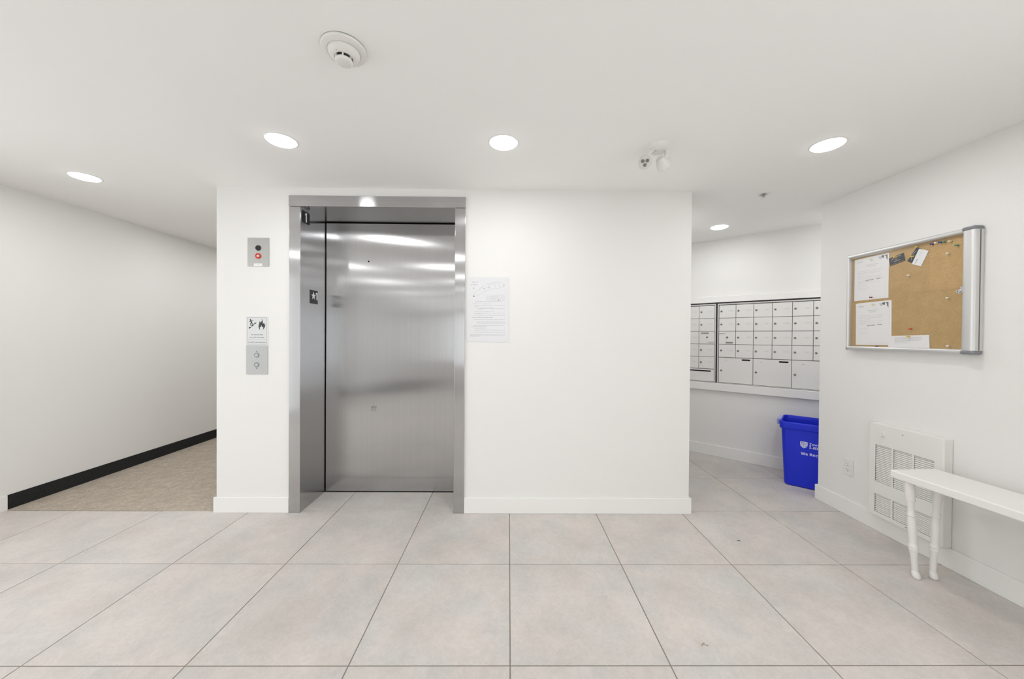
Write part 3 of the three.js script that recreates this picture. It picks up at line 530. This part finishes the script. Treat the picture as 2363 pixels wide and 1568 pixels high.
{
  const t = thing('wall_outlet', 'white double electrical outlet low on the wall beside the heater', 'outlet', [RX, 0.282, -0.562], -Math.PI / 2);
  part(t, 'cover_plate', rb(-0.035, 0.035, 0, 0.1145, 0, 0.006, 0.003, 2), M.plastic);
  for (const y of [0.0765, 0.0375]) {
    const s = part(t, 'socket', [lathe([[0.0001, 0.0025], [0.0155, 0.0025], [0.0165, 0.0015], [0.0168, 0]], 28).rotateX(Math.PI / 2).scale(1, 0.86, 1).translate(-0.002, y, 0.006)], M.plastic);
    part(s, 'slot', [bx(-0.0095, -0.0075, y + 0.001, y + 0.0095, 0.0084, 0.0088), bx(0.0035, 0.0053, y + 0.001, y + 0.008, 0.0084, 0.0088), cylZ(0.0026, 0.0084, 0.0088, -0.002, y - 0.0075, 12)], M.dark);
  }
}

// ------------------------------------------------------------------ bench
{
  const yaw = Math.atan2(0.075, 0.997), W = 0.267, LEN = 0.95, top = 0.54;
  const t = thing('bench', 'narrow white painted bench with turned legs against the right wall', 'bench', [2.055, 0, 0.037], yaw);
  part(t, 'seat', rb(0, W, top - 0.04, top, -0.005, LEN, 0.007, 3), M.bench);
  const prof = [[0.0001, 0], [0.017, 0], [0.0235, 0.003], [0.0275, 0.010], [0.0275, 0.020], [0.0245, 0.030], [0.0205, 0.036], [0.0185, 0.039], [0.0205, 0.041], [0.0208, 0.075], [0.0220, 0.105], [0.0250, 0.125], [0.0290, 0.140], [0.0318, 0.147], [0.0318, 0.152], [0.0275, 0.1545], [0.0275, 0.1565], [0.0318, 0.159], [0.0315, 0.166], [0.0265, 0.174], [0.0240, 0.182], [0.0258, 0.215], [0.0285, 0.250], [0.0285, 0.285], [0.0262, 0.312], [0.0225, 0.3155], [0.0225, 0.3175], [0.0285, 0.320], [0.0290, 0.327], [0.0245, 0.335], [0.0212, 0.345], [0.0222, 0.365], [0.0262, 0.392], [0.0285, 0.398], [0.0260, 0.4005], [0.0335, 0.4015], [0.0335, 0.430], [0.0335, 0.500]];
  const leg = (tx, tz, bx_, bz) => {                        // top and foot given in world x and z
    const toL = (x, z) => { const dx = x - 2.055, dz = z - 0.037, c = Math.cos(yaw), s = Math.sin(yaw); return [dx * c - dz * s, dx * s + dz * c]; };
    const [ax, az] = toL(tx, tz), [fx, fz] = toL(bx_, bz), g = lathe(prof.map(([r, y]) => [r * 0.6, y]), 28), p = g.attributes.position;
    for (let i = 0; i < p.count; i++) { const k = p.getY(i) / 0.5; let x = p.getX(i), z = p.getZ(i); if (p.getY(i) < 0.036) { z += (0.036 - p.getY(i)) * 0.18; } p.setX(i, x + fx + (ax - fx) * k); p.setZ(i, z + fz + (az - fz) * k); }
    g.computeVertexNormals(); part(t, 'leg', g, M.bench);
  };
  leg(2.094, 0.092, 2.118, 0.108); leg(2.238, 0.100, 2.205, 0.110); leg(2.165, 0.905, 2.175, 0.905); leg(2.300, 0.905, 2.290, 0.905);
  part(t, 'screw', cyl(0.0035, 0.0035, 0.0012, 12).translate(0.215, top, 0.075), M.plastic);
}

// ------------------------------------------------------------------ ceiling fittings
function downlight(x, z, label, group, power = 1) {
  const t = thing('ceiling_downlight', label, 'light', [x, H, z], 0, group);
  part(t, 'trim_ring', lathe([[0.0715, -0.0005], [0.0718, -0.003], [0.076, -0.0035], [0.080, -0.002], [0.081, -0.0002]], 48), M.white);
  const ln = part(t, 'lamp_lens', lathe([[0.0001, -0.0150], [0.03, -0.0145], [0.055, -0.0120], [0.068, -0.0075], [0.0715, -0.001]], 40), M.lens, 'glowing white lens');
  const a = new THREE.RectAreaLight(LAMP_COLOR, LAMP * power, 0.095, 0.095); a.position.set(0, -0.0175, 0); a.rotation.x = -Math.PI / 2; t.add(a);
  return t;
}
downlight(-2.801, -0.437, 'round lit downlight at the mouth of the carpeted hallway');
downlight(-1.224, 0.037, 'round lit downlight in front of the elevator door');
downlight(-0.049, 0.041, 'round lit downlight between the elevator light and the emergency lamp');
downlight(1.669, 0.057, 'round lit downlight near the cork board wall');
downlight(1.928, -1.374, 'round lit downlight in the mailbox alcove', undefined, 0.5);
const spare = [];
downlight(2.74, -0.50, 'round lit downlight in the nook behind the cork board wall');
downlight(1.36, -1.35, 'unseen downlight added behind the elevator wall to brighten the alcove', undefined, 0.8);  // hidden fill lamp, added to lift the alcove floor and mailboxes
for (const z of [-1.68, -2.6, -3.6, -5.0]) downlight(-2.8, z, 'unseen downlight added to brighten the carpeted hallway', 'added hallway downlights');  // out of view, added to brighten the hallway wall
for (const z of [1.55, 3.1, 4.75, 6.4, 8.0, 9.7]) for (const x of [-2.6, -0.9, 0.9]) spare.push([x + (z > 3 ? 0.2 : 0), z]);
for (const [x, z] of spare)
  downlight(x, z, 'round lit downlight in the lobby rows facing the elevator', 'lobby downlights');
{
  const t = thing('smoke_detector', 'white round ceiling smoke detector with a slotted sensor tip', 'smoke detector', [-0.612, H, 0.657]);
  part(t, 'base', lathe([[0.0001, 0], [0.076, 0], [0.0765, -0.006], [0.073, -0.0125], [0.056, -0.0155], [0.054, -0.0135]], 56), M.plastic);
  part(t, 'housing', lathe([[0.054, -0.011], [0.0535, -0.018], [0.050, -0.025], [0.042, -0.031], [0.033, -0.0345], [0.029, -0.0345], [0.028, -0.033]], 56), M.plastic);
  part(t, 'sensor_chamber', cyl(0.0245, 0.0245, 0.014, 28).translate(0, -0.039, 0), M.dark, 'dark mesh chamber');
  const ribs = []; for (let k = 0; k < 6; k++) { const a = k * Math.PI / 3 + 0.28; ribs.push(bx(-0.0025, 0.0025, -0.047, -0.032, 0.0235, 0.0295).rotateY(a)); }
  part(t, 'cage', [...ribs, lathe([[0.0285, -0.0425], [0.0298, -0.045], [0.029, -0.050], [0.022, -0.0535], [0.0001, -0.0545]], 40)], M.plastic);
  part(t, 'status_light', new THREE.SphereGeometry(0.0018, 8, 6).translate(-0.010, -0.0315, 0.037), M.dark);
}
{
  const t = thing('emergency_light', 'white twin-head emergency light on a round ceiling base', 'emergency light', [0.786, H, 0.022]);
  part(t, 'base', lathe([[0.0001, -0.034], [0.025, -0.034], [0.044, -0.028], [0.058, -0.014], [0.063, 0]], 44), M.plastic);
  part(t, 'test_button', cyl(0.003, 0.003, 0.004, 12).translate(-0.024, -0.033, 0.018), M.lockGrey);
  const head = (hx, hy, hz, dir, jx, jz) => {
    const D = new THREE.Vector3(...dir).normalize(), q = new THREE.Quaternion().setFromUnitVectors(new THREE.Vector3(0, 0, 1), D), c = new THREE.Vector3(hx, hy, hz);
    const place = (g) => g.applyQuaternion(q).translate(c.x, c.y, c.z);
    const back = c.clone().addScaledVector(D, -0.012), j = new THREE.Vector3(jx, -0.022, jz);
    part(t, 'swivel_arm', [new THREE.TubeGeometry(new THREE.CatmullRomCurve3([j, j.clone().lerp(back, 0.5).add(new THREE.Vector3(Math.sign(jx) * 0.012, -0.004, 0.004)), back]), 14, 0.0115, 14), new THREE.SphereGeometry(0.015, 16, 12).translate(back.x, back.y, back.z)], M.plastic);
    const h = part(t, 'lamp_head', place(lathe([[0.0001, -0.032], [0.014, -0.032], [0.022, -0.026], [0.033, 0.006], [0.036, 0.022], [0.0355, 0.026], [0.0325, 0.026], [0.031, 0.018], [0.0001, 0.016]], 36).rotateX(Math.PI / 2)), M.plastic);
    const ledR = [], led = [];
    for (let k = 0; k < 3; k++) { const a = k * Math.PI * 2 / 3 + 0.5; ledR.push(cylZ(0.0098, 0.016, 0.0195, 0.0135 * Math.cos(a), 0.0135 * Math.sin(a), 18)); led.push(cylZ(0.0068, 0.0196, 0.0206, 0.0135 * Math.cos(a), 0.0135 * Math.sin(a), 14)); }
    part(h, 'reflector', place(merge(ledR)), M.lockGrey); part(h, 'led_lens', place(merge(led)), M.aluDark);
    part(h, 'front_glass', place(cylZ(0.0325, 0.0232, 0.0245, 0, 0, 30)), M.glass);
  };
  head(-0.078, -0.098, 0.020, [-0.52, -0.30, 0.80], -0.036, 0.010);
  head(0.010, -0.096, 0.018, [0.62, -0.42, -0.52], 0.036, 0.008);
}
{
  const t = thing('fire_sprinkler', 'small white ceiling sprinkler head near the mailbox alcove', 'sprinkler', [1.795, H, -0.604]);
  part(t, 'escutcheon', lathe([[0.016, -0.001], [0.024, -0.004], [0.037, -0.0055], [0.041, 0]], 36), M.plastic);
  part(t, 'cup', lathe([[0.0001, -0.001], [0.0165, -0.001], [0.024, -0.0042]], 28), M.lockGrey);
  part(t, 'frame_arms', [bx(-0.010, -0.007, -0.026, -0.001, -0.002, 0.002), bx(0.007, 0.010, -0.026, -0.001, -0.002, 0.002), cyl(0.0035, 0.0025, 0.022, 10).translate(0, -0.012, 0)], M.satin);
  part(t, 'deflector', cyl(0.013, 0.013, 0.0015, 20).translate(0, -0.0268, 0), M.plastic);
}

// ------------------------------------------------------------------ bits on the floor
{
  const t = thing('leaf_scrap', 'tiny dark scrap of leaf lying on the floor tiles', 'debris', [1.407, 0, -0.231]);
  part(t, 'scrap', new THREE.SphereGeometry(1, 10, 6).scale(0.011, 0.0016, 0.004).rotateY(-0.5).translate(0, 0.0014, 0), std({ color: '#4b3a2c', roughness: 0.9 }));
  const u = thing('dry_crumb', 'small tan smear of dried dirt on the floor tiles', 'debris', [0.785, 0, 0.516]);
  part(u, 'smear', [[0, 0, .009, .004], [.012, .005, .008, .003], [-.009, .006, .005, .003], [.004, -.006, .006, .002]].map(([x, z, a, b]) => new THREE.SphereGeometry(1, 8, 5).scale(a, 0.0006, b).translate(x, 0.0003, z)), std({ color: '#ab9a86', roughness: 0.9 }));
  const m = thing('unseen_mat', 'charcoal mat added out of view for the dark band in the door reflection', 'mat', [-2.6, 0, 5.05]);  // unseen, added to darken a band of the elevator door reflection
  part(m, 'pile', rb(-0.75, 0.75, 0, 0.012, -0.9, 0.9, 0.004, 2), M.darkCarpet);
}

scene.traverse((o) => { if (o.isMesh) { o.castShadow = true; o.receiveShadow = true; } });
renderer.render(scene, camera);
